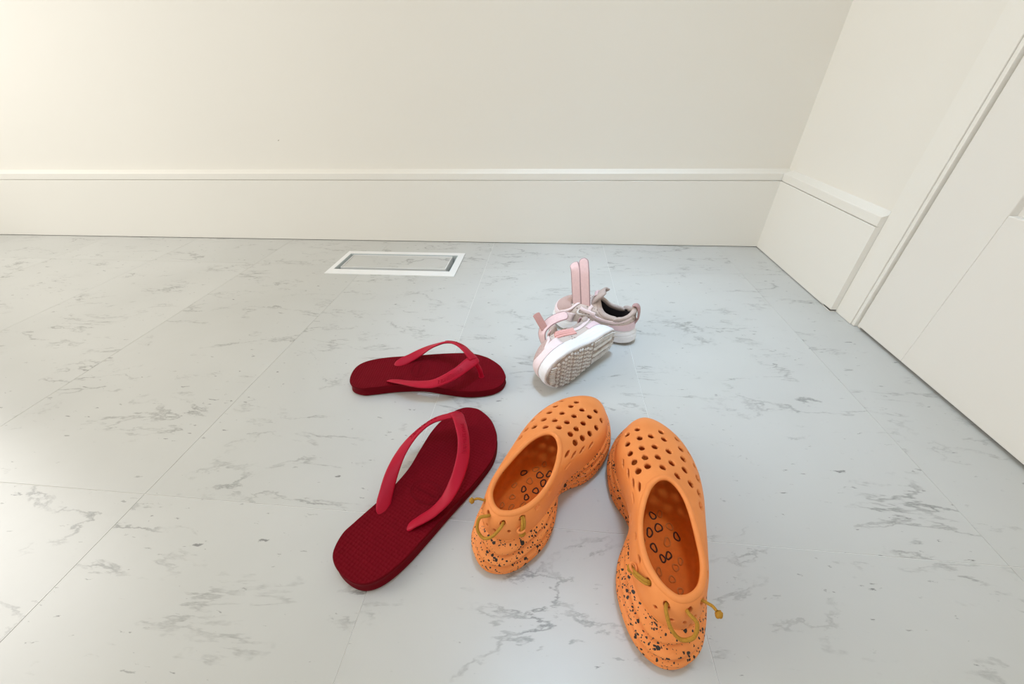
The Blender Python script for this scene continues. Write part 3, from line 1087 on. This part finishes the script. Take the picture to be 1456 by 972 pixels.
def sneaker(label, M, pose):
    t = thing('child_sneaker', label, 'sneaker', (0, 0, 0), 0, "pair of child's pink sneakers")
    N = 160
    U = Upper(SF, SFZ, SR, SRZ, N)
    U.kz = .10
    U.k1 = .62
    U.prep(61)
    T = 40
    V = U.grid(np.linspace(0, 1, T)).reshape(-1, 3)
    me = recalc_out(pymesh('upper', V, grid_faces(T, N)), (.07, 0, .035))
    up = new_obj('upper', me, [M_QUARTER, M_LINING], t, True)
    sm = up.modifiers.new('thickness', 'SOLIDIFY')
    sm.thickness = .0030
    sm.offset = -1
    sm.material_offset = 1          # dark lining on the inside

    def patch(name, u0, u1, tlo, thi, mat, off=.0007, nu=40, nt=14):
        us = np.linspace(u0, u1, nu)
        P = []
        for j in range(nt):
            f = j / (nt - 1)
            tt = np.array([tlo(u) * (1 - f) + thi(u) * f for u in us])
            p, _ = U.at(us, tt, np.full(nu, off))
            P.append(p)
        me = recalc_out(pymesh(name, np.vstack(P), grid_faces(nt, nu, False)), (.07, 0, .035))
        o = new_obj(name, me, mat, t, True)
        s_ = o.modifiers.new('thickness', 'SOLIDIFY')
        s_.thickness = .0012
        s_.offset = -0.6
        return o

    def strip(name, pts, hw, mat, ht=.0008, off=.0012, n=50, parent=None):
        pts = np.array(pts, float)
        q = cr_open(pts, n)
        p, nn = U.at(q[:, 0], q[:, 1], np.full(n, off))
        V, F = sweep(p, nn, hw, ht, False, 12, 3.0)
        return new_obj(name, recalc(pymesh(name, V, F)), mat, parent or t, True)
    # panels laid over the fabric
    patch('toe_mesh', 7.1, 12.9, lambda u: .0, lambda u: .62 - .03 * (u - 10) ** 2, M_TOEMESH, .0006)
    patch('toe_guard', 6.6, 13.4, lambda u: 0.0, lambda u: .17 + .05 * math.cos((u - 10) * 1.9) + .05 * abs(u - 10) / 3.4, M_PALE, .0014)
    patch('heel_counter', -3.4, 3.4, lambda u: 0.0, lambda u: .26 - .05 * abs(u) / 3.4, M_LILAC, .0012)
    for sg in (-1, 1):
        w = (lambda a, b: [(10 + sg * (10 - u), tt) for u, tt in zip(a, b)])
        strip('piping', w([1.2, 2.4, 3.4, 4.6, 5.8, 6.6], [.52, .46, .42, .44, .60, .84]), .0027, M_PALE, .0008, .0009)
        strip('piping', w([7.75, 7.45, 7.35, 7.6, 8.0], [.66, .50, .36, .24, .15]), .0020, M_PALE, .0008, .0009)
        if (sg > 0) == (pose != 'open'):
            for tt in (.26, .38, .50, .62):
                strip('side_rib', w([4.7, 5.3, 6.0, 6.7], [tt - .03, tt, tt + .02, tt + .02]), .0021, M_ROSE, .0013, .0009)
            continue
        if pose != 'open':
            continue
        # pale check-shaped mark
        pts = w([6.75, 6.5, 6.1, 5.4], [.50, .36, .37, .46])
        q = cr_open(np.array(pts, float), 40)
        p, nn = U.at(q[:, 0], q[:, 1], np.full(40, .0022))
        hw = np.interp(np.linspace(0, 1, 40), [0, .3, .5, 1], [.0006, .0018, .0014, .0003])
        Vv, Ff = sweep(p, nn, hw, .0005, False, 10, 3.0)
        new_obj('check_mark', recalc(pymesh('check_mark', Vv, Ff)), M_WHITE, t, True)
    # padded collar
    k = np.arange(0, N, 1)
    p = U.R[k] + U.NN[-1][k] * -.0018 + np.array([0, 0, -.0008])
    V, F = sweep(p, U.NN[-1][k], .0048, .0034, True, 12, 2.0)
    new_obj('collar', recalc(pymesh('collar', V, F)), M_COLLAR, t, True)
    # insole
    ins = U.F[:, :2] - np.c_[tangents(U.F[:, :2], True)[:, 1], -tangents(U.F[:, :2], True)[:, 0]] * .002
    me = pymesh('insole', np.c_[ins * [.97, .9], np.full(N, .0265)], [tuple(range(N))])
    new_obj('insole', recalc(me), M_LINING, t)
    # tongue
    nu, nv = 13, 16
    P = []
    for j in range(nv):
        f = j / (nv - 1)
        c = np.array([.084, 0, .052]) * (1 - f) ** 2 + 2 * f * (1 - f) * np.array([.073, 0, .074]) + f * f * np.array([.060, 0, .084])
        wv = .0135 + .002 * math.sin(f * 3)
        if f > .85:
            wv *= math.sqrt(max(0.12, 1 - ((f - .85) / .15) ** 2 * .7))
        for i in range(nu):
            g = -1 + 2 * i / (nu - 1)
            P.append((c[0] - .004 * g * g, wv * g, c[2] - .006 * g * g))
    me = recalc(pymesh('tongue', P, grid_faces(nv, nu, False)))
    tg = new_obj('tongue', me, M_COLLAR, t, True)
    sm = tg.modifiers.new('thickness', 'SOLIDIFY')
    sm.thickness = .0036
    sm.offset = 0
    V, F = sweep(cr_open([(.0715, -.0085, .0715), (.074, 0, .0745), (.0715, .0085, .0715)], 16), np.tile([.6, 0, .8], (16, 1)), .0032, .0018, False, 10)
    new_obj('tongue_loop', recalc(pymesh('tongue_loop', V, F)), M_PINK, tg, True)
    # pull tab on the heel
    P = cr_open([(.012, 0, .0660), (.0065, 0, .0680), (.0022, 0, .0635), (.0006, 0, .054), (.0006, 0, .044), (.0030, 0, .0375)], 40)
    T_ = tangents(P)
    nn = np.cross(T_, np.tile([0, 1., 0], (40, 1)))
    V, F = sweep(P, nn, .0050, .0014, False, 12, 3.5)
    new_obj('heel_tab', recalc(pymesh('heel_tab', V, F)), M_MAUVE, t, True)
    # midsole: white foam with sculpted lines
    B = cr_closed(SB, N)
    n2 = np.c_[tangents(B, True)[:, 1], -tangents(B, True)[:, 0]]
    if ((B - B.mean(0)) * n2).sum() < 0:
        n2 = -n2
    spring = np.interp(B[:, 0], [-.01, .0, .02, .10, .125, .16], [.004, .0025, 0, 0, .002, .009])
    L = 30
    loops = [np.c_[B + n2 * -.004, spring + .0022]]
    for j in range(L):
        q = j / (L - 1)
        xy = B * (1 - q) + U.F[:, :2] * q
        z = spring + .0022 + (U.F[:, 2] + .0012 - spring - .0022) * q
        gr = np.abs(np.sin(np.pi * (q * 3.4 + .25 * np.sin(B[:, 0] * 60))))
        hm = np.interp(B[:, 0], [0, .05, .09, .15], [1.0, .9, .5, .4])
        off = -.0011 * hm * np.clip(1 - gr / .30, 0, 1) + .0017 * math.sin(math.pi * q) - .002 * max(0, 1 - q / .08) ** 2
        loops.append(np.c_[xy + n2 * off[:, None], z])
    loops.append(np.c_[U.F[:, :2] - n2 * .003, U.F[:, 2] + .0003])
    V = np.vstack(loops)
    F = grid_faces(len(loops), N) + [tuple(range(N - 1, -1, -1))]
    new_obj('midsole', recalc(pymesh('midsole', V, F)), M_MIDSOLE, t, True)
    # outsole plate and its lugs
    pl = B - n2 * .0022
    loops = [np.c_[pl * 1.0, spring + .0026], np.c_[pl, spring + .0006]]
    V = np.vstack(loops)
    F = grid_faces(2, N) + [tuple(range(N, 2 * N))]
    out = new_obj('outsole', recalc(pymesh('outsole', V, F)), M_TREADBASE, t)

    def half(x):
        xs = [b[0] for b in SB[:11]]
        return np.interp(x, xs, [-b[1] for b in SB[:11]])

    def spz(x):
        return float(np.interp(x, [-.01, .0, .02, .10, .125, .16], [.004, .0025, 0, 0, .002, .009]))
    bx = []

    def lug(x, y, lx, ly, rz):
        c, s_ = math.cos(rz), math.sin(rz)
        v = []
        for z in (.0010, -.0008):
            sh = 1.0 if z > 0 else .86
            for a, b in ((-1, -1), (1, -1), (1, 1), (-1, 1)):
                px, py = a * lx * .5 * sh, b * ly * .5 * sh
                X = x + px * c - py * s_
                v.append((X, y + px * s_ + py * c, z + spz(X)))
        bx.append((np.array(v), [(0, 1, 2, 3), (7, 6, 5, 4), (0, 4, 5, 1), (1, 5, 6, 2), (2, 6, 7, 3), (3, 7, 4, 0)]))
    # forefoot: staggered chevron lugs; toe and heel: rows of bars
    x = .064
    row = 0
    while x < .132:
        h = half(x) - .0045
        y = -h + (.0022 if row % 2 else 0)
        while y < h:
            lug(x, y, .0042, .0036, math.radians(38 if row % 2 else -38))
            y += .0066
        x += .0050 if (row % 4) != 3 else .0072
        row += 1
    for y in np.arange(-.014, .0141, .0035):
        lug(.1395 - 9 * y * y * 1.2, y, .0085, .0018, 0)
    for sg in (-1, 1):
        for x in np.arange(.006, .060, .0034):
            h = half(x) - .0022
            lug(x, sg * (h - .0055), .0020, .0085, 0)
        lug(.034, sg * .0062, .046, .0052, 0)
    V, F = merge(bx)
    lo = new_obj('tread_lugs', recalc(pymesh('tread_lugs', V, F)), M_TREAD, out)
    lo['kind'] = 'stuff'
    # instep bar that carries the hook-and-loop straps

    def band(name, P, Nn, hw, mat, edge=True, ht=.0011):
        P = cr_open(P, 40)
        Nn = cr_open(Nn, 40)
        hwv = np.full(40, hw)
        e = np.linspace(0, 1, 40)
        hwv = hwv * np.sqrt(np.clip(1 - (np.clip(e - .93, 0, 1) / .075) ** 2, .15, 1))
        V, F = sweep(P, Nn, hwv, ht, False, 14, 4.0)
        o = new_obj(name, recalc(pymesh(name, V, F)), mat, t, True)
        if edge:
            T_ = tangents(P)
            n_ = unit(Nn - (Nn * T_).sum(1, keepdims=True) * T_)
            W_ = np.cross(T_, n_)
            loop = np.vstack([P + W_ * (hwv - .0004)[:, None], (P - W_ * (hwv - .0004)[:, None])[::-1]])
            V, F = tube(loop, .0010, True, 6)
            new_obj('stitched_edge', recalc(pymesh('stitched_edge', V, F)), M_STITCH, o, True)
        return o
    if pose == 'open':
        strip('strap_bar', [(14.75, .66), (14.3, .60), (13.75, .56), (13.2, .55)], .0030, M_PALE, .0014, .0030)
        # two straps peeled open and standing upright, rooted along the bar
        for x0, tip, lean in ((.0835, .128, .012), (.0995, .117, .013)):
            zb = .049
            P = [(x0, .0175, zb - .006), (x0 + .002, .0170, zb + .010), (x0 + .006, .0150, zb + .034), (x0 + .0115, .0105, zb + .060), (x0 + .0185, .003, tip)]
            Nn = [(0, 1, 0.05)] * 3 + [(0, .95, .25), (0, .90, .40)]
            band('strap', P, Nn, .0076, M_PINK)
    else:
        # strap peeled away from the instep: a wide arch with a folded-back hook tab
        P = [(.094, -.006, .052), (.097, .004, .063), (.094, .018, .070), (.083, .029, .069), (.070, .036, .063), (.058, .040, .055)]
        Nn = [(.9, -.2, .4), (.85, .2, .3), (.7, .6, .2), (.55, .75, .0), (.5, .8, -.1), (.5, .8, -.1)]
        band('strap', P, Nn, .0072, M_PINK)
        P = [(.091, .022, .068), (.092, .029, .074), (.093, .036, .080), (.0935, .042, .086)]
        Nn = [(.6, .6, -.4)] * 4
        band('hook_tab', P, Nn, .0056, M_HOOK, False)
    t.matrix_world = M
    return t


def recalc_out(me, c):
    c = Vector(c)
    chk = sum(p.area * (p.center - c).dot(p.normal) for p in me.polygons)
    if chk < 0:
        me.flip_normals()
    return me


ang = math.radians(154)
REAR = Matrix.Translation((-.4030, -.4720, 0.0009)) @ Matrix.Rotation(ang, 4, 'Z') @ Matrix.Scale(1.07, 4)
sneaker("child's pink and taupe sneaker standing upright with two straps peeled open", REAR, 'open')

ex = Vector((-.672, -.741, 0)).normalized()
eps = math.radians(-3)
side = Vector((.741, -.672, 0)).normalized()
ez = -(side * math.cos(eps) + Vector((0, 0, 1)) * math.sin(eps))
ey = ez.cross(ex)
FR = Matrix(((ex.x, ey.x, ez.x, -.4430), (ex.y, ey.y, ez.y, -.5120), (ex.z, ey.z, ez.z, .0345), (0, 0, 0, 1))) @ Matrix.Scale(1.09, 4)
sneaker("child's pink sneaker tipped on its side, showing its dirty white tread", FR, 'tipped')
